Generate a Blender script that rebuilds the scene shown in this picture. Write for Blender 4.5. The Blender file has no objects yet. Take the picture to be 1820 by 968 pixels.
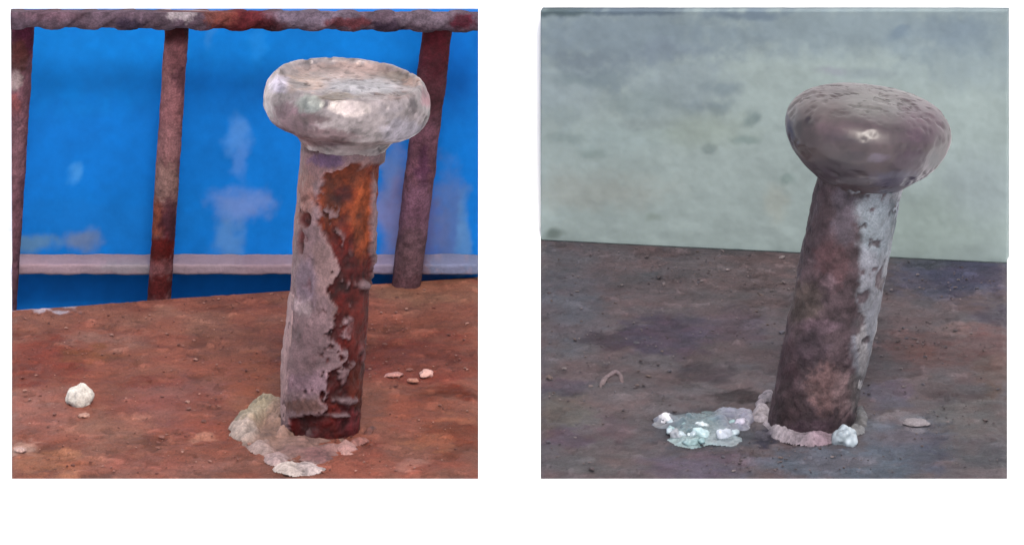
import bpy, bmesh, math, random
import numpy as np
from mathutils import Vector, Matrix
random.seed(7)
sc = bpy.context.scene
C = sc.collection

# ------------------------------------------------------------------ camera, sky, sun, exposure
PITCH = math.radians(17.0)
DIST = 6.0                       # metres, long lens close-up
S = 0.1266e-3                    # metres per photo pixel at the studs (19 mm shank = 150 px)
F = DIST / S
FWD = np.array([0, math.cos(PITCH), -math.sin(PITCH)])
UP = np.array([0, math.sin(PITCH), math.cos(PITCH)])
RT = np.array([1.0, 0, 0])
AIM = np.array([0, 0, (768 - 484) * S / math.cos(PITCH)])
CAM = AIM - FWD * DIST
cam = bpy.data.cameras.new('camera')
cam.sensor_width = 36; cam.sensor_fit = 'HORIZONTAL'
cam.lens = 36 * F / 1820
cam.clip_start = 0.1; cam.clip_end = 200
camo = bpy.data.objects.new('camera', cam); C.objects.link(camo)
camo.location = CAM; camo.rotation_euler = (math.pi / 2 - PITCH, 0, 0)
sc.camera = camo

SUN_EL, SUN_AZ = math.radians(52), math.radians(7)   # azimuth: from the front towards the right
w = bpy.data.worlds.new('World'); sc.world = w; w.use_nodes = True
wn = w.node_tree.nodes; wl = w.node_tree.links
sky = wn.new('ShaderNodeTexSky'); sky.sky_type = 'NISHITA'; sky.sun_disc = False
sky.sun_elevation = SUN_EL; sky.sun_rotation = math.pi - SUN_AZ
sky.dust_density = 3.0
wl.new(sky.outputs[0], wn['Background'].inputs[0]); wn['Background'].inputs[1].default_value = 0.12
sun = bpy.data.lights.new('sun', 'SUN'); sun.energy = 1.5; sun.angle = math.radians(14); sun.color = (1, 0.95, 0.88)
suno = bpy.data.objects.new('sun', sun); C.objects.link(suno)
tosun = Vector((math.sin(SUN_AZ) * math.cos(SUN_EL), -math.cos(SUN_AZ) * math.cos(SUN_EL), math.sin(SUN_EL)))
suno.rotation_euler = (-tosun).to_track_quat('-Z', 'Y').to_euler()
suno.location = tosun * 5
vs = sc.view_settings
vs.view_transform = 'Standard'; vs.look = 'None'; vs.gamma = 1; vs.use_curve_mapping = False
vs.exposure = 1.0

# ------------------------------------------------------------------ pixel <-> place
def ray(px, py):
    return FWD + RT * ((px - 910) / F) - UP * ((py - 484) / F)
def on_ground(px, py, z=0.0):
    r = ray(px, py); t = (z - CAM[2]) / r[2]; return CAM + r * t
def on_wall(px, py, y):
    r = ray(px, py); t = (y - CAM[1]) / r[1]; return CAM + r * t
def proj(P):
    d = P - CAM; t = d @ FWD
    return 910 + F * (d @ RT) / t, 484 - F * (d @ UP) / t

# ------------------------------------------------------------------ numpy noise
rng = np.random.RandomState(3)
PERM = rng.permutation(256); PERM = np.concatenate([PERM, PERM, PERM])
GV = rng.rand(256)
def vnoise(P):
    P = np.asarray(P, float); i = np.floor(P).astype(int); f = P - i; u = f * f * (3 - 2 * f); i &= 255
    out = 0
    for dx in (0, 1):
        for dy in (0, 1):
            for dz in (0, 1):
                h = GV[PERM[PERM[PERM[(i[:, 0] + dx) & 255] + ((i[:, 1] + dy) & 255)] + ((i[:, 2] + dz) & 255)] & 255]
                out = out + h * (u[:, 0] if dx else 1 - u[:, 0]) * (u[:, 1] if dy else 1 - u[:, 1]) * (u[:, 2] if dz else 1 - u[:, 2])
    return out * 2 - 1
def fbm(P, sc_, octv=4, seed=0, stretch=(1, 1, 1)):
    P = np.asarray(P, float) * np.array(stretch) * sc_ + seed * 17.31
    a, s, n = 1.0, 0, 0
    for k in range(octv):
        s = s + a * vnoise(P + k * 31.7); n += a; a *= .5; P = P * 2.03
    return s / n
def sstep(a, b, x):
    t = np.clip((x - a) / (b - a), 0, 1); return t * t * (3 - 2 * t)
def mot(P, f, seed, k=3.5, stretch=(1, 1, 1)):
    return np.tanh(k * fbm(P, f, 4, seed, stretch))
def lin(rgb):
    c = np.array(rgb, float) / 255; return np.where(c <= .04045, c / 12.92, ((c + .055) / 1.055) ** 2.4)

# ------------------------------------------------------------------ meshes
def link(name, me, mat, parent=None, smooth=True):
    o = bpy.data.objects.new(name, me); C.objects.link(o)
    me.materials.append(mat)
    if smooth: me.polygons.foreach_set('use_smooth', [True] * len(me.polygons))
    o.parent = parent
    return o
def tag(o, label=None, cat=None, group=None, kind=None):
    for k, v in (('label', label), ('category', cat), ('group', group), ('kind', kind)):
        if v: o[k] = v
    return o
def empty(name, loc, rot=(0, 0, 0)):
    o = bpy.data.objects.new(name, None); o.empty_display_size = .01; C.objects.link(o)
    o.location = loc; o.rotation_euler = rot; return o
def setcol(me, col):
    col = np.clip(np.asarray(col, float), .002, .95)
    a = me.color_attributes.new('col', 'FLOAT_COLOR', 'POINT')
    a.data.foreach_set('color', np.column_stack([col, np.ones(len(col))]).astype(np.float32).ravel())
def mesh(name, V, faces):
    me = bpy.data.meshes.new(name); me.from_pydata([tuple(v) for v in V], [], faces); me.update(); return me
def grid_faces(nu, nv, wrap=False, off=0):
    f = []
    for j in range(nv - 1):
        for i in range(nu if wrap else nu - 1):
            i2 = (i + 1) % nu
            f.append((off + j * nu + i, off + j * nu + i2, off + (j + 1) * nu + i2, off + (j + 1) * nu + i))
    return f

def paint(px, py, base, blobs, P, E, warp=22, seed=1, freq=260):
    """surface colours: a base colour plus stains and some painted light and shade, each with its own ragged outline"""
    wx = px + warp * fbm(P, freq, 4, seed); wy = py + warp * fbm(P, freq, 4, seed + 5)
    n = fbm(P, freq * 3, 4, seed + 9)
    col = np.tile(lin(base), (len(px), 1))
    for b in blobs:
        cx, cy, rx, ry, rgb = b[:5]; st = b[5] if len(b) > 5 else 1.0; soft = b[6] if len(b) > 6 else .34
        d = np.sqrt(((wx - cx) / rx) ** 2 + ((wy - cy) / ry) ** 2) + .45 * n
        k = (st * (1 - sstep(1 - soft, 1 + soft, d)))[:, None]
        col = col * (1 - k) + lin(rgb) * k
    return col / E

# ------------------------------------------------------------------ materials
def mat(name, rough=(.6, .9), metal=0.0, fine=2500, var=.25, bump=.3, bdist=.0003, spec=.4, attr=True, base=(.5, .5, .5), coat=0.0, stretch=(1, 1, 1), grit=0.0, trans=0.0):
    m = bpy.data.materials.new(name); m.use_nodes = True
    N = m.node_tree.nodes; L = m.node_tree.links; b = N['Principled BSDF']
    tc = N.new('ShaderNodeTexCoord'); mp = N.new('ShaderNodeMapping'); mp.inputs['Scale'].default_value = stretch
    L.new(tc.outputs['Object'], mp.inputs[0])
    n1 = N.new('ShaderNodeTexNoise'); n1.inputs['Scale'].default_value = fine; n1.inputs['Detail'].default_value = 5; n1.inputs['Roughness'].default_value = .65
    n2 = N.new('ShaderNodeTexNoise'); n2.inputs['Scale'].default_value = fine * .23; n2.inputs['Detail'].default_value = 6; n2.inputs['Roughness'].default_value = .6
    L.new(mp.outputs[0], n1.inputs[0]); L.new(mp.outputs[0], n2.inputs[0])
    add = N.new('ShaderNodeMath'); add.operation = 'ADD'; L.new(n1.outputs[0], add.inputs[0]); L.new(n2.outputs[0], add.inputs[1])
    mr = N.new('ShaderNodeMapRange'); mr.inputs[1].default_value = .6; mr.inputs[2].default_value = 1.4
    mr.inputs[3].default_value = 1 - var; mr.inputs[4].default_value = 1 + var; L.new(add.outputs[0], mr.inputs[0])
    mul = N.new('ShaderNodeVectorMath'); mul.operation = 'SCALE'
    fac = mr.outputs[0]
    if grit:
        n3 = N.new('ShaderNodeTexNoise'); n3.inputs['Scale'].default_value = 2300; n3.inputs['Detail'].default_value = 3; n3.inputs['Roughness'].default_value = .7; L.new(mp.outputs[0], n3.inputs[0])
        m3 = N.new('ShaderNodeMapRange'); m3.inputs[1].default_value = .36; m3.inputs[2].default_value = .64; m3.inputs[3].default_value = 1 - grit; m3.inputs[4].default_value = 1 + grit; L.new(n3.outputs[0], m3.inputs[0])
        mm_ = N.new('ShaderNodeMath'); mm_.operation = 'MULTIPLY'; L.new(fac, mm_.inputs[0]); L.new(m3.outputs[0], mm_.inputs[1]); fac = mm_.outputs[0]
    if attr:
        at = N.new('ShaderNodeAttribute'); at.attribute_name = 'col'; L.new(at.outputs['Color'], mul.inputs[0])
    else:
        mul.inputs[0].default_value = base
    L.new(fac, mul.inputs['Scale']); L.new(mul.outputs[0], b.inputs['Base Color'])
    rr = N.new('ShaderNodeMapRange'); rr.inputs[1].default_value = .35; rr.inputs[2].default_value = .65
    rr.inputs[3].default_value = rough[0]; rr.inputs[4].default_value = rough[1]; L.new(n2.outputs[0], rr.inputs[0]); L.new(rr.outputs[0], b.inputs['Roughness'])
    b.inputs['Metallic'].default_value = metal; b.inputs['Specular IOR Level'].default_value = spec
    b.inputs['Coat Weight'].default_value = coat; b.inputs['Coat Roughness'].default_value = .12
    b.inputs['Transmission Weight'].default_value = trans
    if bump:
        bp = N.new('ShaderNodeBump'); bp.inputs['Strength'].default_value = bump; bp.inputs['Distance'].default_value = bdist
        L.new(add.outputs[0], bp.inputs['Height']); L.new(bp.outputs[0], b.inputs['Normal'])
    return m
M_white = mat('white_board', (.8, .9), var=.0, bump=0, attr=False, base=(.9, .9, .9), spec=.1)
M_rustplate = mat('rusty_plate', (.6, .9), fine=750, var=.3, bump=.6, bdist=.0006, spec=.08, grit=.22)
M_dullplate = mat('dull_plate', (.5, .85), fine=700, var=.3, bump=.6, bdist=.0006, spec=.14, grit=.22)
M_paint = mat('blue_paint', (.5, .75), fine=500, var=.09, bump=.15, spec=.08)
M_rustbar = mat('rusty_bar', (.7, .95), fine=800, var=.3, bump=.7, bdist=.0006, spec=.12, grit=.25)
M_ledge = mat('ledge_render', (.75, .95), fine=1500, var=.2, bump=.4)
M_plaster = mat('green_plaster', (.8, .95), fine=350, var=.05, bump=.07, spec=.15)
M_shank = mat('scaled_shank', (.45, .8), fine=900, var=.25, bump=.6, bdist=.0006, spec=.2, grit=.2)
M_steelhead = mat('bright_head', (.28, .58), metal=.36, fine=520, var=.28, bump=.3, bdist=.0006, spec=.5, grit=.1)
M_darkhead = mat('dark_head', (.34, .52), metal=0, fine=300, var=.12, bump=.08, bdist=.0005, spec=.5)
M_crust = mat('pale_crust', (.7, .95), fine=1100, var=.25, bump=.6, grit=.2)
M_glassy = mat('glassy_slag', (.22, .45), fine=900, var=.3, bump=.3, spec=.5, coat=.15)

# ------------------------------------------------------------------ the setting
EG, EW, EP, ES, EH = 2.35, 1.48, 1.65, 2.0, 1.9                     # albedo = photo colour / light level
YW = on_ground(440, 480)[1]            # blue panel stands here
YB = on_ground(440, 418)[1]            # white board behind everything
ZB = -0.010
gl = [on_ground(21, 848), on_ground(850, 848), on_ground(850, 489), on_ground(21, 549)]
gr = [on_ground(961, 848), on_ground(1790, 848), on_ground(1790, 465), on_ground(961, 424)]

# white ground with two recesses that hold the steel plates
def white_ground():
    bm = bmesh.new()
    def face(pts): bm.faces.new([bm.verts.new(p) for p in pts])
    z0 = -.0003; yf = gl[0][1]; X = 1.2; Y0 = -1.2; Y1 = YB + .004
    la, lb, lc, ld = gl; ra, rb, rc, rd = gr
    # strips left, middle, right and front; recess sides follow the plates
    yl = YW + .006
    ll = np.array([la[0] + (ld[0] - la[0]) * (yl - yf) / (ld[1] - yf), yl]); lr = np.array([lb[0] + (lc[0] - lb[0]) * (yl - yf) / (lc[1] - yf), yl])
    rl = np.array([ra[0] + (rd[0] - ra[0]) * (Y1 - yf) / (rd[1] - yf), Y1]); rr_ = np.array([rb[0] + (rc[0] - rb[0]) * (Y1 - yf) / (rc[1] - yf), Y1])
    face([(-X, Y0, z0), (X, Y0, z0), (X, yf, z0), (rb[0], yf, z0), (ra[0], yf, z0), (lb[0], yf, z0), (la[0], yf, z0), (-X, yf, z0)])
    face([(-X, yf, z0), (la[0], yf, z0), (ll[0], yl, z0), (ll[0], Y1, z0), (-X, Y1, z0)])
    face([(ll[0], yl, z0), (lr[0], yl, z0), (lr[0], Y1, z0), (ll[0], Y1, z0)])
    face([(lb[0], yf, z0), (ra[0], yf, z0), (rl[0], Y1, z0), (lr[0], Y1, z0), (lr[0], yl, z0)])
    face([(rb[0], yf, z0), (X, yf, z0), (X, Y1, z0), (rr_[0], Y1, z0)])
    for a, b in (((la[0], yf), (lb[0], yf)), ((ll[0], yl), (la[0], yf)), ((lb[0], yf), (lr[0], yl)), ((lr[0], yl), (ll[0], yl)),
                 ((ra[0], yf), (rb[0], yf)), ((rl[0], Y1), (ra[0], yf)), ((rb[0], yf), (rr_[0], Y1))):
        face([(a[0], a[1], z0), (b[0], b[1], z0), (b[0], b[1], ZB - .012), (a[0], a[1], ZB - .012)])
    face([(-X, Y0, ZB - .012), (X, Y0, ZB - .012), (X, Y1, ZB - .012), (-X, Y1, ZB - .012)])
    bmesh.ops.remove_doubles(bm, verts=bm.verts, dist=1e-6)
    me = bpy.data.meshes.new('ground'); bm.to_mesh(me); bm.free()
    tag(link('ground', me, M_white, smooth=False), 'plain white ground surface around both rusty plates', 'ground', kind='structure')
white_ground()
def box(name, lo, hi, m, parent=None, bev=0):
    bm = bmesh.new(); bmesh.ops.create_cube(bm, size=1)
    for v in bm.verts: v.co = Vector([(lo[k] + hi[k]) / 2 + v.co[k] * (hi[k] - lo[k]) for k in range(3)])
    if bev: bmesh.ops.bevel(bm, geom=bm.edges[:], offset=bev, segments=2, affect='EDGES')
    me = bpy.data.meshes.new(name); bm.to_mesh(me); bm.free(); return link(name, me, m, parent, smooth=False)
tag(box('backdrop', (-1.2, YB + .004, ZB - .012), (1.2, YB + .02, .9), M_white), 'plain white board standing upright behind both scenes', 'backdrop', kind='structure')

def plate(name, cor, base, blobs, m, seed, nu=330, nv=210, thick=.010, rough=.00032, warp=22, E=2.2, cm=1.0):
    u, v = np.meshgrid(np.linspace(0, 1, nu), np.linspace(0, 1, nv)); u = u.ravel()[:, None]; v = v.ravel()[:, None]
    a, b, c, d = cor
    P = a * (1 - u) * (1 - v) + b * u * (1 - v) + c * u * v + d * (1 - u) * v
    px, py = proj(P)
    col = paint(px, py, base, blobs, P, E, warp, seed, 200)
    # streaky mottling of the rust skin itself
    st = mot(P, 70, seed + 20, 2.5); g = mot(P, 330, seed + 30, 3); m2 = mot(P, 150, seed + 50, 3)
    col = col * np.clip(1 + cm * (.14 * st + .16 * g + .16 * m2), .25, 2.2)[:, None]
    hue = mot(P, 110, seed + 40, 3); col = col * (1 + hue[:, None] * np.array([.07, -.06, -.09]))
    fl = sstep(.30, .36, fbm(P, 260, 4, seed + 60)); col = col * (1 + .35 * fl)[:, None]            # lifted pale flakes
    pit = sstep(.30, .38, fbm(P, 210, 4, seed + 70)); col = col * (1 - .22 * pit)[:, None]           # dark corroded pits
    z = rough * (fbm(P, 120, 5, seed + 2) * 2.2 + .7 * fbm(P, 600, 3, seed + 3)) + .00022 * fl - .0003 * pit
    edge = np.minimum(np.minimum(u, 1 - u), np.minimum(v, 1 - v)).ravel(); P = P.copy()
    P[:, 2] += z * sstep(0, .02, edge) - .0004 * (1 - sstep(0, .012, edge))
    n = len(P); loop = list(range(nu)) + [j * nu + nu - 1 for j in range(1, nv)] + [(nv - 1) * nu + i for i in range(nu - 2, -1, -1)] + [j * nu for j in range(nv - 2, 0, -1)]
    low = P[loop].copy(); low[:, 2] = -thick; V = np.vstack([P, low]); k = len(loop)
    faces = grid_faces(nu, nv) + [(loop[(i + 1) % k], loop[i], n + i, n + (i + 1) % k) for i in range(k)] + [tuple(n + k - 1 - i for i in range(k))]
    me = mesh(name, V, faces); setcol(me, np.vstack([col, col[loop]]))
    return link(name, me, m)

# ---- left plate: red-brown rust
left_stains = [
    (60, 640, 90, 42, (118, 60, 52), .8), (190, 600, 80, 16, (140, 105, 98), .6), (160, 632, 60, 10, (122, 78, 58), .8),
    (330, 570, 150, 24, (142, 100, 88), .6), (260, 680, 60, 8, (118, 62, 52), .7), (330, 720, 110, 50, (138, 92, 90), .6), (60, 730, 80, 40, (152, 108, 102), .6),
    (190, 760, 70, 30, (148, 104, 92), .7), (100, 825, 70, 22, (168, 112, 88), .7), (40, 800, 30, 10, (185, 150, 140), .8), (230, 815, 40, 8, (116, 66, 56), .8),
    (390, 745, 70, 40, (126, 74, 62), .7), (300, 830, 140, 18, (146, 98, 90), .6), (360, 780, 26, 7, (172, 130, 116), .8),
    (735, 590, 110, 30, (122, 74, 62), .7), (745, 640, 120, 40, (120, 62, 54), .75), (800, 700, 70, 16, (104, 44, 28), .8), (730, 720, 70, 26, (132, 80, 66), .6),
    (815, 770, 60, 30, (110, 58, 42), .75), (760, 785, 50, 10, (152, 100, 80), .7), (700, 830, 160, 14, (150, 92, 80), .6), (820, 745, 40, 8, (146, 96, 78), .7),
    (640, 800, 40, 20, (124, 72, 64), .6), (420, 600, 60, 40, (130, 84, 72), .5), (450, 690, 40, 60, (140, 88, 68), .5), (760, 520, 120, 20, (132, 96, 80), .6), (730, 820, 30, 8, (168, 118, 108), .8)]
tag(plate('steel_plate', gl, (132, 85, 74), left_stains + [(70, 546, 60, 6, (178, 168, 184), .8)], M_rustplate, 4, E=np.array([1.86, 2.04, 2.24]), cm=.6), 'red brown rusty steel plate in front of the blue panel', 'steel plate', kind='structure')
# ---- right plate: dull grey-brown with purple, rust and darker patches
right_patches = [
    (1010, 520, 70, 90, (94, 90, 95), .7), (1060, 470, 120, 26, (102, 88, 88), .6), (1150, 500, 60, 16, (86, 84, 86), .6), (1320, 490, 110, 60, (108, 92, 90), .6),
    (1100, 600, 60, 22, (68, 52, 60), .8), (1190, 595, 90, 34, (78, 64, 78), .8), (1250, 660, 50, 18, (64, 52, 56), .8), (1310, 580, 60, 30, (90, 78, 88), .6),
    (1320, 705, 60, 10, (52, 38, 40), .9), (1090, 720, 60, 30, (116, 96, 94), .7), (1000, 735, 60, 30, (104, 92, 82), .7), (990, 685, 60, 14, (84, 68, 78), .7),
    (1090, 760, 30, 20, (104, 82, 86), .7), (1010, 780, 40, 14, (90, 70, 82), .7), (1240, 825, 90, 26, (98, 82, 96), .7), (1060, 820, 60, 24, (98, 88, 84), .5),
    (1690, 490, 110, 40, (88, 84, 98), .8), (1630, 460, 60, 14, (92, 90, 92), .6), (1640, 620, 70, 36, (106, 76, 72), .7), (1750, 620, 60, 34, (108, 74, 70), .8), (1640, 625, 26, 16, (112, 74, 66), .6),
    (1690, 590, 40, 10, (128, 104, 100), .7), (1770, 660, 40, 30, (108, 86, 78), .7), (1765, 700, 24, 12, (92, 66, 52), .7), (1580, 700, 40, 26, (100, 90, 104), .6), (1720, 740, 70, 40, (98, 92, 88), .6),
    (1620, 790, 70, 50, (92, 90, 100), .8), (1480, 825, 110, 24, (96, 98, 104), .8), (1560, 770, 30, 40, (112, 110, 118), .6), (1740, 800, 50, 30, (86, 82, 84), .7), (1660, 800, 20, 40, (74, 72, 84), .6),
    (1330, 820, 40, 14, (120, 104, 112), .7), (1545, 815, 14, 10, (140, 140, 148), .8), (1440, 835, 20, 8, (130, 134, 140), .7), (1600, 738, 40, 8, (134, 124, 126), .8), (1625, 752, 24, 8, (150, 142, 146), .8)]
tag(plate('steel_plate', gr, (102, 88, 88), right_patches + [(1250, 768, 92, 34, (72, 72, 78), .75), (1358, 778, 24, 12, (50, 46, 60), .9), (1480, 822, 150, 30, (100, 102, 110), .6), (1720, 490, 70, 26, (70, 66, 84), .7), (1700, 700, 60, 14, (76, 66, 68), .7), (1780, 560, 50, 20, (78, 66, 76), .7)], M_dullplate, 13, thick=.006, E=np.array([2.4, 2.25, 2.1]), cm=.85), 'dull grey brown stained steel plate in front of the pale plaster wall', 'steel plate', kind='structure')  # contact darkening under the slag and in the gap beside it is painted in

# ------------------------------------------------------------------ blue panel, ledge, rusty grille
def sheet(name, c4, base, blobs, m, E, seed, nu=260, nv=150, thick=.002, parent=None, rough=.0001, warp=20, frq=180, edgefn=None):
    u, v = np.meshgrid(np.linspace(0, 1, nu), np.linspace(0, 1, nv)); u = u.ravel()[:, None]; v = v.ravel()[:, None]
    a, b, c, d = c4
    P = a * (1 - u) * (1 - v) + b * u * (1 - v) + c * u * v + d * (1 - u) * v
    px, py = proj(P); col = paint(px, py, base, blobs, P, E, warp, seed, frq)
    col = col * (1 + .06 * mot(P, 45, seed + 3, 2.5) + .05 * mot(P, 160, seed + 4) + .035 * mot(P, 500, seed + 5))[:, None]
    nrm = np.cross(b - a, d - a); nrm /= np.linalg.norm(nrm)
    P = P + nrm * (rough * fbm(P, 220, 5, seed + 6))[:, None]
    n = len(P); loop = list(range(nu)) + [j * nu + nu - 1 for j in range(1, nv)] + [(nv - 1) * nu + i for i in range(nu - 2, -1, -1)] + [j * nu for j in range(nv - 2, 0, -1)]
    k = len(loop); low = P[loop] - nrm * thick; V = np.vstack([P, low])
    faces = grid_faces(nu, nv) + [(loop[(i + 1) % k], loop[i], n + i, n + (i + 1) % k) for i in range(k)] + [tuple(n + k - 1 - i for i in range(k))]
    me = mesh(name, V, faces); setcol(me, np.vstack([col, col[loop]])); return link(name, me, m, parent)

bp = empty('blue_panel', ((gl[0][0] + gl[1][0]) / 2, YW, ZB - .011))
tag(bp, 'bright blue painted metal panel with pale scuffs and a grey ledge', 'panel')
def rel(o, e):                       # keep world coordinates while parented to an unrotated empty
    for v in o.data.vertices: v.co = v.co - e.location
    o.parent = e; o.data.update(); return o
zlow = ZB - .011
c4 = [on_wall(21, 500, YW), on_wall(850, 500, YW), on_wall(850, 20, YW), on_wall(21, 20, YW)]
c4[0][2] = c4[1][2] = zlow
blue_stains = [
    (150, 110, 160, 80, (0, 132, 218), .6), (520, 90, 200, 50, (0, 128, 214), .6), (200, 400, 200, 60, (22, 100, 172), .6), (440, 330, 130, 130, (10, 104, 184), .5),
    (420, 235, 20, 32, (84, 140, 208), .75), (432, 285, 12, 30, (82, 130, 200), .7), (425, 362, 48, 24, (112, 136, 190), .8), (405, 420, 26, 40, (88, 134, 186), .75), (130, 310, 14, 16, (70, 146, 214), .8),
    (145, 432, 30, 20, (112, 122, 140), .8), (50, 435, 50, 16, (104, 134, 146), .7), (460, 80, 16, 40, (40, 140, 225), .5),
    (697, 380, 26, 110, (122, 124, 168), .9), (690, 300, 14, 40, (86, 120, 176), .6), (742, 400, 40, 100, (112, 92, 120), .7), (795, 400, 26, 90, (96, 110, 152), .75), (818, 430, 14, 70, (92, 140, 190), .8), (810, 120, 50, 70, (0, 98, 196), .5),
    (640, 90, 90, 20, (0, 122, 212), .5), (370, 60, 10, 30, (60, 130, 200), .5)]
blue_stains = [b_[:5] + (b_[5] * .85, .6) for b_ in blue_stains]
o = sheet('sheet', c4, (0, 112, 200), blue_stains, M_paint, EW, 21); rel(o, bp)
def bar_mesh(name, p0, p1, r, stains, base, m, parent, seed, ribs=False, rough=.00022, clip=None, nth=40, nl=150, sq=0.0, E=1.9):
    p0 = np.array(p0); p1 = np.array(p1); ax = p1 - p0; Ln = np.linalg.norm(ax); ax /= Ln
    s = np.cross(ax, [0, 1, 0]); s /= np.linalg.norm(s); t = np.cross(ax, s)
    th = np.linspace(0, 2 * math.pi, nth, endpoint=False); h = np.linspace(0, Ln, nl)
    H, T = np.meshgrid(h, th, indexing='ij'); H = H.ravel(); T = T.ravel()
    Q = np.column_stack([np.cos(T) * .004, np.sin(T) * .004, H])
    rr = r * (1 + sq * (np.abs(np.cos(2 * T)) - .5)) + rough * (fbm(Q, 260, 4, seed) + .6 * fbm(Q, 900, 3, seed + 1))
    if ribs: rr = rr + .00055 * sstep(.25, .8, np.sin(H * 2 * math.pi / .0085 + 2.2 * T)) + 0
    P = p0 + H[:, None] * ax + (np.cos(T) * rr)[:, None] * s + (np.sin(T) * rr)[:, None] * t
    px, py = proj(P); col = paint(px, py, base, stains, P, E, 10, seed, 500)
    col = col * np.clip(1 + .22 * mot(P, 420, seed + 4) + .2 * mot(P, 900, seed + 5), .2, 2)[:, None]
    V = np.vstack([P, p0, p1]); n = len(P)
    faces = grid_faces(nth, nl, True) + [(n, (i + 1) % nth, i) for i in range(nth)] + [(n + 1, n - nth + i, n - nth + (i + 1) % nth) for i in range(nth)]
    me = mesh(name, V, faces); setcol(me, np.vstack([col, col[:1], col[-1:]]))
    if clip:
        bm = bmesh.new(); bm.from_mesh(me)
        for co, no in clip:
            g = bm.verts[:] + bm.edges[:] + bm.faces[:]
            r_ = bmesh.ops.bisect_plane(bm, geom=g, plane_co=co, plane_no=no, clear_outer=True)
            ed = [e for e in r_['geom_cut'] if isinstance(e, bmesh.types.BMEdge)]
            if ed: bmesh.ops.contextual_create(bm, geom=ed)
        bm.to_mesh(me); bm.free()
    o = link(name, me, m); return rel(o, parent) if parent else o
# pale ledge along the panel
yl0 = YW - .0085
zt = on_wall(440, 451, YW)[2]; zb = on_wall(440, 488, yl0)[2]
def ledge():
    nu = 260; xs = np.linspace(on_wall(21, 470, yl0)[0], on_wall(850, 470, yl0)[0], nu)
    b_ = .00025; prof = [(YW - .0003, zt), (yl0 + 3 * b_, zt), (yl0 + b_, zt), (yl0, zt - b_), (yl0, zt - 3 * b_), (yl0, (zt + zb) / 2), (yl0, zb + 3 * b_), (yl0, zb + b_), (yl0 + b_, zb), (yl0 + 3 * b_, zb), (YW - .0003, zb)]
    P = np.array([(x, y, z) for (y, z) in prof for x in xs]); k = len(prof)
    px, py = proj(P)
    col = paint(px, py, (150, 128, 138), [(120, 470, 90, 12, (164, 138, 148), .7), (230, 475, 60, 10, (140, 132, 140), .7), (60, 470, 30, 20, (158, 130, 140), .6), (470, 470, 50, 20, (142, 116, 126), .7), (700, 470, 40, 30, (138, 126, 152), .9), (745, 470, 26, 30, (108, 84, 98), .9), (800, 470, 40, 30, (110, 122, 156), .8), (850, 470, 20, 40, (110, 120, 150), .9)], P, EP * 1.05, 14, 31, 300)
    P = P + .00028 * np.column_stack([np.zeros(len(P)), fbm(P, 400, 4, 3), fbm(P, 300, 4, 8)])
    faces = grid_faces(nu, k) + [tuple(i * nu for i in range(k)), tuple((k - 1 - i) * nu + nu - 1 for i in range(k))]
    me = mesh('ledge', P, faces); setcol(me, col); rel(link('ledge', me, M_ledge), bp)
ledge()
YG = YW - .0085 - .0033               # the grille stands just in front of the ledge
gq = empty('rusty_grille', ((gl[0][0] + gl[1][0]) / 2, YG, zlow))
tag(gq, 'rusty grille of leaning bars and ribbed top rail before the blue panel', 'grille')
xl = on_wall(21, 300, YG)[0]; xr = on_wall(850, 300, YG)[0]; ztop = on_wall(400, 32, YG)[2]
cl = [((xl, 0, 0), (-1, 0, 0)), ((xr, 0, 0), (1, 0, 0)), ((0, 0, ztop), (0, 0, 1)), ((0, 0, zlow), (0, 0, -1))]
def bar_px(a, b, r, st, base, seed, y=YG, **k):
    A = on_wall(a[0], a[1], y); B = on_wall(b[0], b[1], y)
    d = (B - A) / np.linalg.norm(B - A)
    return bar_mesh('bar', A - d * .02, B + d * .02, r, st, base, M_rustbar, gq, seed, clip=cl, nl=240, **k)
bar_px((315, 40), (283, 530), .0027, [(312, 55, 40, 26, (56, 6, 10), .95), (312, 100, 30, 30, (110, 66, 72), .7), (318, 150, 14, 30, (64, 34, 46), .7), (302, 200, 30, 50, (134, 88, 92), .8), (300, 250, 30, 30, (148, 104, 106), .6), (290, 298, 10, 8, (84, 44, 54), .9), (294, 330, 30, 40, (134, 104, 98), .8), (275, 390, 16, 40, (126, 62, 40), .8), (300, 400, 16, 50, (66, 24, 40), .8), (288, 445, 30, 24, (84, 12, 8), .95), (284, 475, 30, 12, (132, 76, 78), .6), (283, 510, 30, 24, (78, 20, 20), .95)], (124, 84, 86), 41)
bar_px((778, 50), (724, 490), .0034, [(780, 80, 40, 60, (84, 12, 26), .85), (760, 150, 40, 60, (72, 30, 40), .7), (760, 270, 40, 60, (108, 70, 84), .8), (752, 300, 12, 40, (76, 42, 66), .8), (740, 380, 40, 60, (112, 78, 96), .8), (730, 450, 40, 50, (100, 74, 80), .8)], (92, 60, 66), 42)
bar_px((40, 40), (14, 450), .0028, [(36, 70, 30, 40, (72, 4, 40), .8), (30, 100, 20, 30, (66, 36, 22), .7), (22, 145, 16, 16, (160, 140, 140), .9), (25, 190, 14, 20, (130, 70, 70), .8), (25, 260, 20, 60, (130, 92, 100), .7)], (110, 74, 84), 43)
A = on_wall(21, 32, YG - .004); B = on_wall(850, 38, YG - .004); d = (B - A) / np.linalg.norm(B - A)
cl2 = [((xl, 0, 0), (-1, 0, 0)), ((xr, 0, 0), (1, 0, 0)), ((0, 0, on_wall(400, 20, YG - .004)[2]), (0, 0, 1))]
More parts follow.
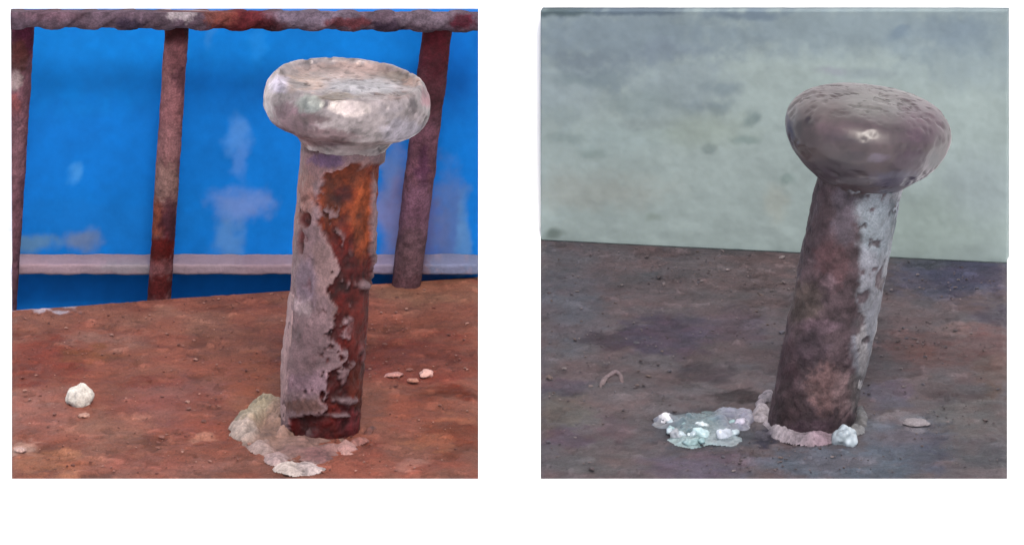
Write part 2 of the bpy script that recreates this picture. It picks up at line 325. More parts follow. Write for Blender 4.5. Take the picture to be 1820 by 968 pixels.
bar_mesh('rail', A - d * .01, B + d * .01, .0021, [(430, 36, 60, 30, (92, 20, 24), .9), (390, 26, 30, 20, (116, 66, 56), .7), (320, 24, 26, 14, (190, 176, 180), .8), (90, 24, 60, 14, (108, 80, 92), .7), (560, 26, 80, 20, (124, 110, 126), .6), (620, 40, 40, 10, (100, 40, 44), .8), (760, 26, 60, 20, (120, 104, 116), .7), (820, 40, 24, 14, (86, 26, 42), .9), (230, 44, 24, 12, (40, 30, 50), .8), (480, 46, 30, 10, (60, 16, 24), .8), (690, 46, 30, 10, (50, 34, 52), .8)], (94, 76, 88), M_rustbar, gq, 44, ribs=True, clip=cl2, nl=420)

# ------------------------------------------------------------------ pale plaster wall on the right
wl_a = on_ground(961, 427, -.001); wl_b = on_ground(1790, 468, -.001)
def wall_top(p, py):                   # the point above p seen at image row py
    r = ray(*[910, py]); t = (p[1] - CAM[1]) / r[1]; q = p.copy(); q[2] = (CAM + r * t)[2]; pu = proj(p)[0]; q[0] = (CAM + ray(pu, py) * t)[0]; return q
wc = [wl_a, wl_b, wall_top(wl_b, 20), wall_top(wl_a, 20)]
ws = [(1100, 60, 200, 50, (122, 138, 150), .75), (1500, 50, 320, 44, (126, 142, 152), .75), (1720, 90, 120, 60, (132, 148, 156), .6), (1010, 150, 80, 50, (142, 158, 166), .5),
    (1080, 140, 34, 18, (112, 128, 136), .7), (1020, 142, 26, 12, (122, 138, 142), .6), (1285, 158, 26, 12, (116, 132, 138), .7), (1275, 190, 30, 10, (116, 132, 138), .7), (1336, 214, 11, 13, (104, 122, 124), .7, .6), (1224, 190, 14, 12, (120, 136, 142), .6), (1325, 250, 20, 8, (126, 146, 144), .7),
    (1256, 266, 15, 9, (118, 134, 136), .7, .6), (1010, 248, 36, 10, (132, 148, 146), .7), (1060, 268, 24, 8, (132, 150, 146), .6), (1200, 150, 90, 60, (136, 152, 160), .6), (1130, 180, 60, 20, (134, 150, 152), .6),
    (1110, 240, 90, 30, (160, 178, 178), .6), (1250, 230, 80, 30, (158, 172, 160), .5), (1050, 340, 120, 30, (162, 168, 162), .6), (1380, 360, 20, 30, (160, 166, 158), .6), (1400, 322, 14, 9, (122, 142, 138), .6), (985, 414, 20, 9, (110, 124, 118), .8), (1160, 385, 12, 7, (142, 158, 150), .7),
    (1650, 400, 120, 50, (156, 172, 164), .5), (1740, 330, 60, 60, (150, 164, 168), .5), (1540, 130, 40, 10, (138, 152, 158), .6), (1480, 126, 26, 6, (142, 146, 158), .6), (1000, 22, 60, 7, (82, 98, 104), .9), (1120, 20, 80, 6, (92, 108, 122), .8), (1330, 24, 60, 8, (108, 124, 138), .8), (1700, 60, 50, 30, (118, 134, 146), .6), (1600, 60, 16, 10, (108, 126, 142), .6)]
ws += [(1060, 110, 60, 20, (120, 134, 144), .7), (1180, 90, 50, 16, (124, 138, 150), .6), (1150, 215, 40, 10, (138, 152, 152), .6), (1000, 200, 30, 14, (134, 150, 152), .5)]
ws = [b_ if len(b_) > 6 else tuple(b_[:4]) + (tuple(int(c_ * .98) for c_ in b_[4]), min(1, b_[5]), .65) for b_ in ws]
o = sheet('wall', wc, (157, 172, 170), ws, M_plaster, EP, 51, nu=300, nv=170, thick=.003, rough=.00025, warp=16, frq=160)
tag(o, 'pale grey green plaster wall with faint dark pits and blotches', 'wall')

# ------------------------------------------------------------------ headed studs
def revolve(name, prof, m, parent, M, base, blobs, seed, E, nth=200, step=.00045, disp=None, rough=.00018, freq=260, warp=9, facets=(), mott=0, smooth=2, tilt=0, fine_amp=.6, pits=0):
    prof = np.array(prof) / 1000.0
    seg = np.linalg.norm(np.diff(prof, axis=0), axis=1); s = np.concatenate([[0], np.cumsum(seg)])
    n = max(8, int(s[-1] / step)); q = np.linspace(0, s[-1], n)
    r = np.interp(q, s, prof[:, 0]); z = np.interp(q, s, prof[:, 1])
    for _ in range(smooth):                                  # soften the profile corners
        r[1:-1] = (r[:-2] + 2 * r[1:-1] + r[2:]) / 4; z[1:-1] = (z[:-2] + 2 * z[1:-1] + z[2:]) / 4
    th = np.linspace(0, 2 * math.pi, nth, endpoint=False)
    R, T = np.meshgrid(r, th, indexing='ij'); Z = np.meshgrid(z, th, indexing='ij')[0]
    R = R.ravel(); T = T.ravel(); Z = Z.ravel()
    L0 = np.column_stack([R * np.sin(T), -R * np.cos(T), Z])
    dr = np.gradient(r); dz = np.gradient(z); ln = np.hypot(dr, dz) + 1e-12
    nr = np.repeat(dz / ln, nth); nz = np.repeat(-dr / ln, nth)
    if z[-1] > z[0]: pass
    N = np.column_stack([nr * np.sin(T), -nr * np.cos(T), nz])
    if tilt:                                          # head bent over on its shank
        ct, st_ = math.cos(tilt), math.sin(tilt); pv = np.array([0, 0, .066]); RT_ = np.array([[ct, 0, st_], [0, 1, 0], [-st_, 0, ct]])
        L0 = (L0 - pv) @ RT_.T + pv; N = N @ RT_.T
    Rm = np.array(M.to_3x3()); Tm = np.array(M.translation)
    W = L0 @ Rm.T + Tm
    px, py = proj(W)
    col = paint(px, py, base, blobs, W, E, warp, seed, 420)
    if mott: col = col * np.clip(1 + mott * (.6 * mot(L0, 200, seed + 11) + .5 * mot(L0, 520, seed + 12) + .35 * mot(L0, 1100, seed + 13)), .2, 2)[:, None]
    amp = rough * (fbm(L0, freq, 5, seed) * 1.5 + fine_amp * fbm(L0, 1100, 3, seed + 1))
    if pits:                                          # corrosion pits and scars in the metal skin
        pk = sstep(.27, .36, fbm(L0, 330, 4, seed + 15)) + .7 * sstep(.3, .38, fbm(L0, 800, 3, seed + 16)); pk = np.clip(pk, 0, 1)
        amp = amp - .00028 * pk; col = col * (1 - pits * pk)[:, None]
        pl_ = sstep(.26, .34, fbm(L0, 260, 4, seed + 17)); amp = amp + .0001 * pl_; col = col * (1 + .22 * pl_)[:, None]
    if disp is not None: 
        dd, col = disp(L0, T, px, py, col); amp = amp + dd
    amp = amp * np.clip(R / .003, 0, 1)
    L = L0 + N * amp[:, None]
    for (az, el, cut) in facets:                      # hammered flats: push everything proud of a plane back onto it
        fn = np.array([math.sin(az) * math.cos(el), -math.cos(az) * math.cos(el), math.sin(el)]); dd_ = L @ fn; lim = dd_.max() - cut
        L = L - np.clip(dd_ - lim, 0, None)[:, None] * fn * .92
    V = np.vstack([L, [0, 0, z[0]], [0, 0, z[-1]]]); k = len(L)
    faces = grid_faces(nth, n, True) + [(k, (i + 1) % nth, i) for i in range(nth)] + [(k + 1, k - nth + i, k - nth + (i + 1) % nth) for i in range(nth)]
    me = mesh(name, V, faces); setcol(me, np.vstack([col, col[:1], col[-1:]]))
    return link(name, me, m, parent)

# --- left stud
def stud_frame(px, py, lean, back=0):
    p = on_ground(px, py); rot = (back, lean, 0)
    M = Matrix.Translation(Vector(p)) @ Matrix.Rotation(lean, 4, 'Y') @ Matrix.Rotation(back, 4, 'X')
    e = empty('headed_stud', p); e.rotation_euler = M.to_euler(); return e, M
sl, ML = stud_frame(573, 762, math.radians(4.2))
tag(sl, 'headed steel stud with bright silver head and peeling red rust shank', 'stud')
EDGE = np.array([(285, 640), (300, 612), (312, 572), (340, 562), (380, 566), (410, 574), (450, 588), (480, 604), (505, 588), (525, 586), (550, 604), (575, 596), (595, 584), (620, 606), (645, 608), (662, 590), (690, 574), (712, 566), (728, 596), (736, 560), (744, 514), (790, 506)], float)
def rust_left(L0, T, px, py, col):
    e = np.interp(py, EDGE[:, 0], EDGE[:, 1]) + 16 * fbm(L0, 450, 4, 61) + 4 * fbm(L0, 2000, 2, 62)
    k = sstep(-3, 3, px - e) * sstep(287, 297, py)
    isl = fbm(L0, 420, 4, 66)
    k = np.maximum(k, sstep(.2, .26, isl) * sstep(-60, -5, px - e) * sstep(330, 380, py)); k = k * (1 - sstep(.2, .27, -isl) * (1 - sstep(5, 60, px - e)))
    back = np.cos(T) < 0
    k = np.where(back, sstep(-.1, .1, fbm(L0, 120, 4, 63) + .9 * np.sin(T)), k)
    d = np.hypot((px - 541) / 12, (py - 391) / 15); k = np.maximum(k, (1 - sstep(.7, 1.1, d)) * ~back)
    d = np.hypot((px - 534) / 6, (py - 430) / 22) + .4 * fbm(L0, 900, 3, 64); k = np.maximum(k, .8 * (1 - sstep(.7, 1.1, d)) * ~back)
    for (cx, cy, rx, ry) in ((614, 628, 10, 9), (652, 508, 15, 9), (668, 400, 5, 95), (620, 714, 26, 7), (605, 740, 24, 5)):
        d = np.hypot((px - cx) / rx, (py - cy) / ry) + .5 * fbm(L0, 900, 3, 65 + cx); k = k * (1 - (1 - sstep(.6, 1.1, d)) * ~back)
    kk = k[:, None]
    rust = paint(px, py, (90, 20, 14), [(625, 360, 70, 75, (130, 56, 26), .9), (650, 390, 24, 70, (160, 76, 40), .75), (612, 350, 22, 16, (88, 16, 8), .85), (608, 430, 26, 40, (92, 16, 8), .8), (620, 500, 30, 40, (80, 18, 18), .8), (590, 590, 24, 24, (60, 10, 14), .8), (640, 570, 20, 60, (104, 36, 30), .8), (600, 680, 50, 34, (72, 6, 8), .85), (640, 690, 16, 40, (104, 40, 24), .7), (540, 765, 50, 26, (76, 2, 6), .9), (625, 750, 24, 26, (106, 40, 46), .85)], L0, ES, 8, 71, 420)
    r1 = mot(L0, 260, 72, 3); r2 = mot(L0, 700, 75, 3)
    rust = .78 * rust * np.clip(1 + .42 * r1 + .35 * r2, .12, 2.4)[:, None]
    col = col * np.clip(1 + .18 * mot(L0, 300, 73, 3) + .2 * mot(L0, 800, 76, 3), .3, 2)[:, None]
    chip = sstep(.28, .33, fbm(L0, 330, 4, 77)); col = col * (1 + .3 * chip)[:, None]
    col = col * (1 - kk) + rust * kk
    rim = np.exp(-((px - e) / 5) ** 2) * sstep(290, 300, py) * ~back       # broken pale lip of the scale
    col = col * (1 + .35 * rim[:, None])
    return -.0013 * k + .0003 * rim + .0002 * (1 - k) * fbm(L0, 250, 4, 74) + .0004 * k * (.6 * r1 + .4 * r2) + .0001 * chip, col
shank_stains_shade_l = [(560, 300, 60, 26, (146, 108, 108), .8), (580, 285, 30, 12, (98, 74, 110), .8), (535, 350, 20, 50, (156, 110, 100), .7), (545, 500, 18, 40, (132, 112, 128), .7), (535, 545, 14, 16, (168, 146, 150), .8), (560, 620, 40, 40, (112, 88, 92), .8), (550, 680, 40, 20, (132, 104, 116), .7), (540, 722, 40, 12, (96, 64, 56), .8), (580, 470, 24, 50, (140, 110, 108), .6), (600, 268, 60, 6, (60, 30, 34), .8), (650, 300, 26, 20, (150, 112, 108), .7), (505, 640, 8, 70, (176, 142, 142), .8), (600, 545, 12, 50, (140, 108, 104), .6)]  # stains, plus the shadow line under the head painted dark
revolve('shank', [(9.6, -2), (9.5, 40), (9.5, 65), (9.7, 68.5)], M_shank, sl, ML, (128, 102, 106), shank_stains_shade_l, 81, ES, disp=rust_left)
head_l = [(8.8, 66.2), (9.6, 67.2), (10.7, 69.0), (13.0, 70.7), (16.2, 72.0), (17.6, 73.2), (18.5, 75.4), (18.7, 78.2), (18.4, 80.0), (17.6, 81.4), (16.9, 82.3), (16.3, 82.7), (15.7, 82.6), (15.2, 81.4), (13.8, 81.0), (9, 81.3), (4, 81.6), (.3, 81.7)]
hs_l = [(520, 215, 44, 34, (112, 82, 92), .85), (575, 245, 60, 16, (112, 84, 88), .8), (535, 145, 44, 16, (184, 156, 140), .7), (620, 125, 90, 14, (176, 146, 136), .7), (495, 150, 18, 14, (205, 195, 215), .9), (532, 150, 18, 8, (100, 88, 88), .85), (600, 172, 40, 6, (138, 120, 104), .8), (690, 168, 40, 7, (138, 116, 112), .8), (733, 186, 8, 16, (92, 82, 84), .9), (760, 170, 12, 20, (160, 100, 112), .8), (720, 235, 36, 24, (184, 176, 186), .8), (548, 185, 26, 14, (166, 172, 164), .8), (500, 240, 24, 14, (90, 70, 74), .8), (548, 212, 34, 9, (100, 80, 82), .85), (530, 262, 16, 10, (96, 62, 56), .9), (705, 135, 30, 8, (140, 124, 112), .8), (735, 145, 16, 10, (196, 152, 132), .7), (645, 155, 60, 12, (172, 172, 178), .6)]
revolve('head', head_l, M_steelhead, sl, ML, (160, 148, 148), hs_l, 82, EH, rough=.00042, freq=110, warp=7, mott=.36, fine_amp=.2, pits=.4, facets=[(math.radians(a), math.radians(e), c / 1000) for a, e, c in ((-1, 34, .6), (-48, 12, .8), (48, -8, .9), (-35, -22, .9), (75, 25, .7), (-80, 30, .7), (12, -18, .6), (160, 30, .7))])

# --- right stud
sr, MR = stud_frame(1440, 757, math.radians(10.6))
tag(sr, 'leaning headed steel stud with dark purple brown domed head', 'stud')
EDGE2 = np.array([(330, 1506), (350, 1526), (380, 1520), (420, 1530), (470, 1526), (500, 1526), (540, 1528), (580, 1518), (620, 1516), (660, 1520), (690, 1530), (790, 1540)], float)
def pale_strip_right(L0, T, px, py, col):  # paler, slightly raised strip along the right edge of the shank
    e = np.interp(py, EDGE2[:, 0], EDGE2[:, 1]) + 20 * fbm(L0, 420, 4, 91)
    k = .8 * sstep(-9, 9, px - e) * (1 - sstep(655, 690, py)) * (np.cos(T) > -.35) * (1 - .85 * sstep(.14, .22, fbm(L0, 380, 4, 90)))
    pale = paint(px, py, (140, 142, 150), [(1555, 400, 30, 60, (146, 158, 166), .8), (1540, 470, 20, 30, (158, 160, 170), .8), (1510, 600, 24, 50, (134, 134, 144), .8), (1530, 620, 8, 60, (160, 156, 158), .9), (1585, 400, 6, 60, (96, 110, 116), .7)], L0, ES, 6, 92, 420)
    pale = pale * (1 + .16 * mot(L0, 350, 93) + .2 * mot(L0, 900, 98))[:, None]
    r1 = mot(L0, 240, 94); col = col * np.clip(1 + .3 * r1 + .3 * mot(L0, 650, 99), .2, 2)[:, None]
    kk = k[:, None]
    return .0006 * k + .0002 * r1 * (1 - k) + .0003 * fbm(L0, 200, 4, 95), col * (1 - kk) + pale * kk
ss_r = [(1440, 400, 36, 60, (56, 44, 50), .8), (1480, 470, 30, 40, (84, 58, 62), .8), (1500, 380, 20, 50, (90, 82, 92), .7), (1430, 540, 30, 40, (84, 72, 68), .8), (1460, 580, 40, 12, (122, 98, 110), .7), (1400, 640, 40, 40, (62, 44, 50), .85), (1440, 620, 30, 30, (74, 60, 68), .7), (1400, 720, 30, 40, (66, 50, 54), .8), (1470, 690, 36, 40, (120, 92, 92), .85), (1500, 700, 20, 40, (136, 112, 114), .8), (1470, 500, 14, 14, (118, 96, 104), .8), (1440, 760, 40, 14, (84, 64, 76), .6), (1530, 700, 20, 40, (104, 100, 100), .7)]
revolve('shank', [(9.6, -4), (9.5, 40), (9.4, 58), (9.8, 59.6)], M_shank, sr, MR, (78, 63, 68), ss_r, 96, ES, disp=pale_strip_right, rough=.00026)
head_r = [(8.6, 57.5), (9.5, 58.6), (11.4, 60.2), (14.2, 62.4), (16.8, 65.2), (18.3, 68.2), (18.8, 71.0), (18.5, 73.2), (17.5, 75.1), (16.0, 76.5), (14.0, 77.5), (10.5, 78.2), (6, 78.6), (.3, 78.7)]
hs_r = [(1545, 182, 50, 22, (138, 134, 130), .75, .55), (1590, 195, 16, 10, (134, 128, 130), .5, .6), (1460, 200, 50, 34, (102, 86, 86), .8), (1430, 240, 22, 50, (62, 44, 50), .85), (1410, 250, 14, 60, (50, 46, 54), .8), (1500, 230, 60, 12, (104, 82, 88), .7), (1500, 260, 60, 20, (86, 70, 76), .7), (1520, 275, 22, 8, (62, 48, 60), .8), (1560, 280, 20, 8, (120, 108, 124), .8), (1640, 220, 40, 40, (104, 78, 92), .8), (1620, 290, 40, 24, (72, 46, 68), .85), (1600, 320, 50, 16, (92, 88, 112), .8), (1665, 290, 10, 18, (54, 52, 60), .9), (1520, 322, 44, 6, (126, 120, 126), .8), (1480, 300, 60, 20, (70, 60, 72), .7), (1590, 345, 30, 10, (118, 122, 140), .7), (1650, 310, 12, 16, (112, 100, 110), .8)]  # pale patch on top is a highlight painted into the colour
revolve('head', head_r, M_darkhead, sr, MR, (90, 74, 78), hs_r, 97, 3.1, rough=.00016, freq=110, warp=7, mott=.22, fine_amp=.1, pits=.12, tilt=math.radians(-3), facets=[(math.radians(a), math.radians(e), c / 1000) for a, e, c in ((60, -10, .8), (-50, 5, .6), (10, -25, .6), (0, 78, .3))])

# ------------------------------------------------------------------ crusts, flakes, chips
def lump(name, p, size, rgb, m, seed, sub=4, amp=.28, E=1.7, var=.3, freq=1.6, parent=None, sink=.25, rotz=0.0):
    bm = bmesh.new(); bmesh.ops.create_icosphere(bm, subdivisions=sub, radius=1)
    D = np.array([v.co[:] for v in bm.verts]); r = 1 + amp * fbm(D, freq, 4, seed) * 1.6
    r = r * (1 - .18 * (np.abs(D[:, [0]]) > .75).ravel() * 0)
    V = D * r[:, None]; V[:, 2] = np.maximum(V[:, 2], -.6); V = V * (np.array(size) / 2)
    c, s = math.cos(rotz), math.sin(rotz); V = np.column_stack([V[:, 0] * c - V[:, 1] * s, V[:, 0] * s + V[:, 1] * c, V[:, 2]])
    V[:, 2] += size[2] * (.3 - sink * .3)
    f = [[v.index for v in fc.verts] for fc in bm.faces]; bm.free()
    me = mesh(name, V, f); setcol(me, np.tile(lin(rgb) / E, (len(V), 1)) * (1 + var * fbm(D, 2.5, 4, seed + 1))[:, None])
    o = link(name, me, m, parent)
    o.location = Vector(p) if parent is None else parent.matrix_world.inverted() @ Vector(p)
    if parent is not None: o.rotation_euler = parent.matrix_world.inverted().to_euler()
    return o
def mm(x): return x * S
def crust(name, pts, m, parent, seed, E=1.8, flat=.7, nth=26, amp=.45):
    """lumpy welded bead through ground points (px, py, radius px, colour, height px)"""
    ctr = np.array([on_ground(p[0], p[1]) for p in pts]); rad = np.array([p[2] * S for p in pts]); cols = np.array([lin(p[3]) for p in pts])
    k = len(pts); t = np.linspace(0, k - 1, k * 14); g = lambda A: np.column_stack([np.interp(t, range(k), A[:, j]) for j in range(A.shape[1])])
    c = g(ctr); r = g(rad[:, None]).ravel(); co = g(cols)
    for _ in range(6): c[1:-1] = (c[:-2] + 2 * c[1:-1] + c[2:]) / 4
    r = r * np.sin(np.clip(np.minimum(t, k - 1 - t) / .5, 0, 1) * math.pi / 2 * .95 + .05)
    tan = np.gradient(c, axis=0); tan /= np.linalg.norm(tan, axis=1)[:, None] + 1e-12
    side = np.cross(tan, [0, 0, 1]); side /= np.linalg.norm(side, axis=1)[:, None] + 1e-12
    th = np.linspace(0, 2 * math.pi, nth, endpoint=False)
    P = np.array([c[i] + math.cos(a) * r[i] * side[i] + np.array([0, 0, (math.sin(a) * flat + .15) * r[i]]) for i in range(len(t)) for a in th])
    P0 = P; cc = np.repeat(c, nth, axis=0); n1 = fbm(P0, 330, 4, seed); P = cc + (P0 - cc) * (1 + amp * 1.7 * n1 + .25 * fbm(P0, 1100, 3, seed + 1))[:, None]
    col = np.repeat(co, nth, axis=0) / E * (1 + .5 * fbm(P0, 700, 4, seed + 2))[:, None]
    V = np.vstack([P, c[0], c[-1]]); n = len(P)
    f = grid_faces(nth, len(t), True) + [(n, (i + 1) % nth, i) for i in range(nth)] + [(n + 1, n - nth + i, n - nth + (i + 1) % nth) for i in range(nth)]
    Mi = np.array(parent.matrix_world.inverted()) if parent else np.eye(4)
    V = V @ Mi[:3, :3].T + Mi[:3, 3]
    me = mesh(name, V, f); setcol(me, np.vstack([col, col[:1], col[-1:]])); return link(name, me, m, parent)
bpy.context.view_layer.update()
pale = (168, 150, 138); cream = (196, 182, 172); tan_ = (150, 122, 108)
def mound(name, box_, bl, m, parent, seed, E=1.8, base=0.0, step=1.7, n_amp=.4, hole=None):
    """crusty deposit spilled on the plate: blobs (px, py, rx, ry, height px, colour)"""
    x0, y0, x1, y1 = box_; nu = int((x1 - x0) / step) + 1; nv = int((y1 - y0) / (step * .35)) + 1
    a, b, c, d = on_ground(x0, y1), on_ground(x1, y1), on_ground(x1, y0), on_ground(x0, y0)
    u, v = np.meshgrid(np.linspace(0, 1, nu), np.linspace(0, 1, nv)); u = u.ravel()[:, None]; v = v.ravel()[:, None]
    P = a * (1 - u) * (1 - v) + b * u * (1 - v) + c * u * v + d * (1 - u) * v
    px, py = proj(P); wx = px + 16 * fbm(P, 200, 2, seed); wy = py + 8 * fbm(P, 200, 2, seed + 4); n1 = fbm(P, 420, 2, seed + 8); n2 = fbm(P, 1500, 3, seed + 9)
    h = np.zeros(len(P)); wsum = np.full(len(P), 1e-6); col = np.zeros((len(P), 3))
    for cx, cy, rx, ry, hh, rgb in bl:
        q = ((wx - cx) / rx) ** 2 + ((wy - cy) / ry) ** 2; k = np.exp(-q * 1.3)
        h = h + (hh * np.clip(1 - q * .8, 0, 1)) ** 2; kk = k ** 2; wsum += kk; col += kk[:, None] * lin(rgb)
    on = h > 0; h = np.sqrt(h)
    h = h * (1 + n_amp * 1.3 * n1 + .12 * n2) + sstep(0, 3, h) * 1.2 * n2 - .8; col = col / wsum[:, None] / E * (1 + .5 * n1 + .5 * n2)[:, None]
    Q = P.copy(); Q[:, 2] += h * S
    keep = on; faces = [f for f in grid_faces(nu, nv) if all(keep[list(f)])]
    used = sorted({q for f in faces for q in f}); mp_ = {q: i for i, q in enumerate(used)}
    V = Q[used]
    Mi = np.array(parent.matrix_world.inverted()) if parent else np.eye(4); V = V @ Mi[:3, :3].T + Mi[:3, 3]
    me = mesh(name, V, [tuple(mp_[q] for q in f) for f in faces]); setcol(me, col[used]); return link(name, me, m, parent)
mound('weld_crust', (395, 690, 680, 847), [
    (470, 728, 26, 16, 24, (152, 138, 116)), (446, 748, 22, 18, 26, (158, 146, 126)), (434, 772, 24, 16, 22, (182, 164, 154)), (490, 745, 22, 22, 22, (150, 120, 106)), (505, 770, 18, 12, 16, (176, 140, 130)),
    (466, 800, 24, 11, 13, (176, 152, 146)), (488, 818, 22, 10, 12, (176, 150, 148)), (516, 834, 28, 9, 10, (192, 176, 168)), (548, 832, 22, 9, 9, (184, 166, 162)), (470, 780, 22, 14, 8, (92, 68, 58)),
    (520, 800, 40, 14, 7, (116, 84, 82)), (560, 808, 34, 14, 8, (120, 80, 80)), (540, 785, 30, 10, 9, (148, 110, 104)), (585, 800, 24, 9, 11, (150, 110, 104)), (615, 796, 18, 9, 13, (184, 140, 132)), (640, 786, 16, 8, 8, (134, 86, 78)), (655, 765, 8, 10, 7, (120, 70, 60)), (515, 775, 85, 40, 3, (136, 104, 92))], M_crust, sl, 101)
mound('weld_crust', (1320, 690, 1600, 830), [
    (1356, 712, 10, 14, 16, (134, 126, 134)), (1350, 736, 16, 11, 18, (156, 148, 154)), (1372, 756, 20, 10, 17, (160, 150, 156)), (1398, 772, 22, 9, 16, (154, 144, 150)), (1415, 779, 24, 9, 15, (148, 136, 142)), (1430, 783, 24, 9, 15, (142, 130, 138)), (1445, 784, 24, 9, 15, (142, 124, 132)), (1385, 765, 22, 9, 16, (156, 146, 152)), (1460, 783, 20, 10, 15, (144, 122, 132)), (1484, 778, 14, 9, 12, (134, 120, 128)),
    (1516, 764, 14, 12, 9, (112, 112, 114)), (1532, 740, 12, 16, 7, (104, 102, 104)), (1360, 774, 22, 10, 3, (66, 62, 74))], M_crust, sr, 107)
tag(lump('white_pebble', on_ground(140, 716), (mm(50), mm(44), mm(46)), (222, 214, 204), M_crust, 111, rotz=.4), 'small white pebble lying on the red brown rusty plate', 'pebble')
for i, (x, y, sx, sy, sz, rgb, lab) in enumerate([
    (758, 664, 24, 22, 16, (226, 176, 164), 'round pinkish white chip on the red brown plate'),
    (700, 666, 36, 14, 8, (190, 134, 124), 'thin flat pinkish chip on the red brown plate'),
    (734, 676, 18, 12, 8, (180, 124, 106), 'tiny tan chip between the round and the flat chip'),
    (616, 798, 26, 22, 16, (176, 132, 126), 'small pink crumb against the front of the silver headed stud'),
    (36, 800, 24, 14, 8, (190, 156, 146), 'pale sliver near the front corner of the red brown plate'),
    (150, 738, 22, 12, 8, (182, 138, 122), 'tan sliver just in front of the white pebble')]):
    tag(lump('paint_chip', on_ground(x, y + sz * .2), (mm(sx), mm(sy) * 1.6, mm(sz)), rgb, M_crust, 120 + i, sub=3, amp=.35, rotz=i * .7), lab, 'chip')

# glassy slag beside the right stud
sg = tag(empty('slag_lump', on_ground(1250, 765)), 'glassy grey green slag lump with white beads and added glints beside the leaning stud', 'slag')
bpy.context.view_layer.update()
mound('body', (1140, 700, 1370, 826), [(1250, 757, 66, 24, 11, (84, 106, 112)), (1215, 750, 34, 16, 11, (82, 94, 106)), (1300, 750, 36, 20, 13, (112, 112, 130)), (1225, 784, 40, 11, 8, (128, 150, 152)), (1280, 780, 36, 12, 8, (126, 140, 146)), (1186, 750, 24, 14, 9, (112, 112, 120)), (1328, 745, 16, 16, 13, (132, 130, 148))], M_glassy, sg, 131, n_amp=.6)
for i, (x, y, s_, rgb) in enumerate([(1185, 750, 34, (240, 238, 244)), (1245, 770, 26, (196, 222, 226)), (1287, 772, 26, (206, 214, 226)), (1317, 756, 26, (196, 190, 208)), (1204, 778, 26, (166, 170, 178)), (1230, 790, 26, (148, 176, 178))]):
    lump('bead', on_ground(x, y + (8 if i in (1, 2) else 0)), (mm(s_ * .9), mm(s_ * 1.2), mm(s_ * (1.0 if i in (1, 2) else .75))), rgb, M_glassy, 140 + i, sub=3, amp=.5, freq=1.3, parent=sg, rotz=i)
r9 = random.Random(4)
for i in range(16):                                   # tiny pale beads standing in for glints on the slag
    x = r9.uniform(1180, 1325); y = 758 + r9.uniform(-14, 30) * (1 - abs(x - 1252) / 110); q = r9.uniform(8, 16)
    lump('bead', on_ground(x, y, .0006), (mm(q), mm(q * 1.2), mm(q * .9)), r9.choice([(220, 232, 236), (190, 206, 214), (150, 182, 186)]), M_glassy, 170 + i, sub=2, amp=.5, freq=1.3, parent=sg, rotz=i)
tag(lump('slag_bead', on_ground(1503, 786), (mm(44), mm(50), mm(46)), (176, 188, 196), M_glassy, 150, amp=.4, freq=1.2), 'single pale glassy bead at the foot of the leaning stud', 'slag')
tag(lump('stone_chip', on_ground(1628, 752), (mm(50), mm(40), mm(9)), (138, 130, 134), M_crust, 151, amp=.3, rotz=-.5), 'flat pale chip lying apart from the leaning stud and its slag', 'chip')
tag(crust('metal_shaving', [(1066, 690, 5, (120, 102, 102)), (1076, 672, 5, (126, 108, 110)), (1094, 660, 6, (124, 106, 110)), (1104, 668, 4, (110, 94, 96)), (1106, 684, 4, (110, 90, 90))], M_crust, None, 155, amp=.25), 'small bent pinkish shaving lying on the grey brown plate', 'shaving')

# loose rust grit and scale dust lying on both plates: far too many to count
def grit(label, cor, n, pal, seed, E):
    r_ = np.random.RandomState(seed); bm = bmesh.new(); bmesh.ops.create_icosphere(bm, subdivisions=1, radius=1)
    D = np.array([v.co[:] for v in bm.verts]); F0 = [tuple(v.index for v in f.verts) for f in bm.faces]; bm.free()
    a, b, c, d = cor; V = []; Fs = []; col = []
    U = r_.rand(n * 3, 2); P = a * ((1 - U[:, :1]) * (1 - U[:, 1:])) + b * (U[:, :1] * (1 - U[:, 1:])) + c * (U[:, :1] * U[:, 1:]) + d * ((1 - U[:, :1]) * U[:, 1:])
    keep = (fbm(P, 45, 3, seed) + .5 * r_.randn(len(P)) * .6 > .02) & (U.min(1) > .015) & (U.max(1) < .985); P = P[keep][:n]
    for k, p in enumerate(P):
        s_ = .00014 * math.exp(r_.randn() * .5); q = D * (1 + .35 * r_.randn(len(D), 1) * .6) * np.array([1, 1, .55]) * s_
        an = r_.rand() * 6.28; ca, sa = math.cos(an), math.sin(an); q = np.column_stack([q[:, 0] * 1.5 * ca - q[:, 1] * sa, q[:, 0] * 1.5 * sa + q[:, 1] * ca, q[:, 2]])
        V.append(q + p + [0, 0, .00022 + s_ * .2]); o_ = k * len(D); Fs += [(x + o_, y + o_, z + o_) for x, y, z in F0]
        cc = lin(pal[r_.randint(len(pal))]) / E * (.8 + .4 * r_.rand()); col.append(np.tile(cc, (len(D), 1)))
    me = mesh('rust_grit', np.vstack(V), Fs); setcol(me, np.vstack(col)); tag(link('rust_grit', me, M_crust, smooth=False), label, 'grit', kind='stuff')
grit('fine red brown rust grit scattered over the plate by the blue panel', gl, 1300, [(120, 66, 54), (150, 100, 88), (104, 54, 44), (170, 124, 110), (138, 88, 76), (104, 58, 46)], 5, 1.9)
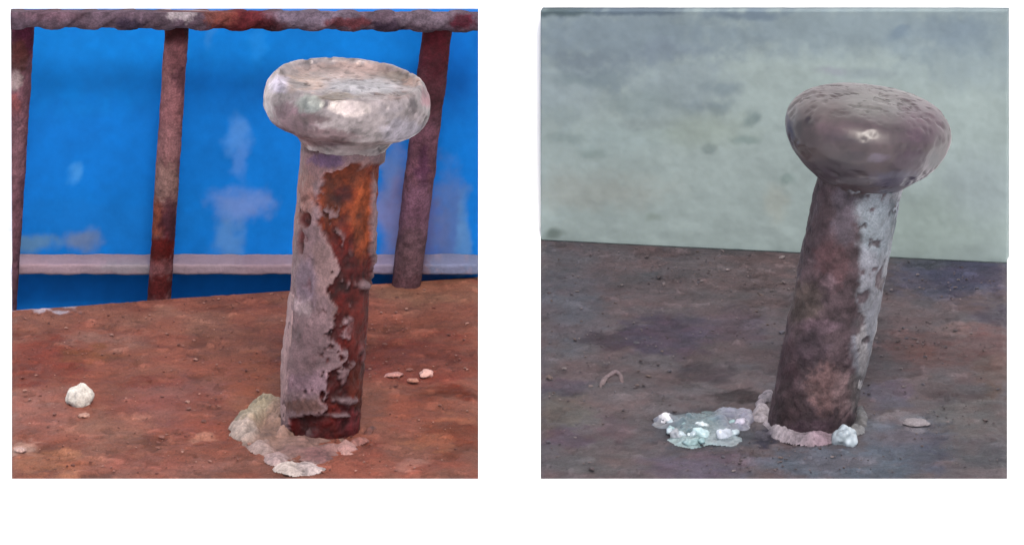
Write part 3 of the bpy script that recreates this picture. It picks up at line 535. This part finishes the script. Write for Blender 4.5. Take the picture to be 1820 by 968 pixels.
grit('fine grey brown grit scattered over the dull plate by the plaster wall', gr, 1600, [(84, 72, 74), (112, 98, 98), (74, 63, 66), (132, 120, 120), (100, 84, 80), (90, 86, 94)], 6, 2.1)

# peeling flakes of scale standing off the shanks
def flake(parent, M, a0, a1, z0, z1, r0, rgb, seed, lift=.0009):
    nu, nv = 16, 60; a, z = np.meshgrid(np.linspace(a0, a1, nu), np.linspace(z0, z1, nv)); a = a.ravel(); z = z.ravel() / 1000
    tt = (a - a0) / (a1 - a0); zz = (z * 1000 - z0) / (z1 - z0)
    Q = np.column_stack([a * .01, z, z * 0])
    rr = r0 / 1000 + lift * tt ** 2 * (1 + .9 * fbm(Q, 300, 3, seed)) * np.sin(np.clip(zz, 0, 1) * math.pi) ** .5
    wav = .16 * fbm(Q, 250, 4, seed + 1) * tt
    a = a + wav
    P = np.column_stack([rr * np.sin(a), -rr * np.cos(a), z + .0012 * fbm(Q, 400, 3, seed + 2)])
    inn = P * np.array([.965, .965, 1]); n = len(P); V = np.vstack([P, inn])
    loop = list(range(nu)) + [j * nu + nu - 1 for j in range(1, nv)] + [(nv - 1) * nu + i for i in range(nu - 2, -1, -1)] + [j * nu for j in range(nv - 2, 0, -1)]; k = len(loop)
    f = grid_faces(nu, nv) + [tuple(reversed([n + v for v in q])) for q in grid_faces(nu, nv)] + [(loop[(i + 1) % k], loop[i], n + loop[i], n + loop[(i + 1) % k]) for i in range(k)]
    me = mesh('scale_flake', V, f); col = np.tile(lin(rgb) / 2.0, (len(V), 1)) * (1 + .35 * fbm(V, 600, 4, seed + 3))[:, None]; setcol(me, col)
    link('scale_flake', me, M_shank, parent)
flake(sl, ML, -1.15, -1.75, 2, 32, 9.5, (182, 150, 150), 161)
flake(sl, ML, -1.25, -1.65, 33, 62, 9.4, (150, 116, 116), 162, .0004)
flake(sr, MR, 1.1, 1.75, 12, 30, 9.6, (172, 168, 170), 163)
flake(sr, MR, 1.1, 1.6, 31, 60, 9.5, (140, 148, 158), 164, .0005)
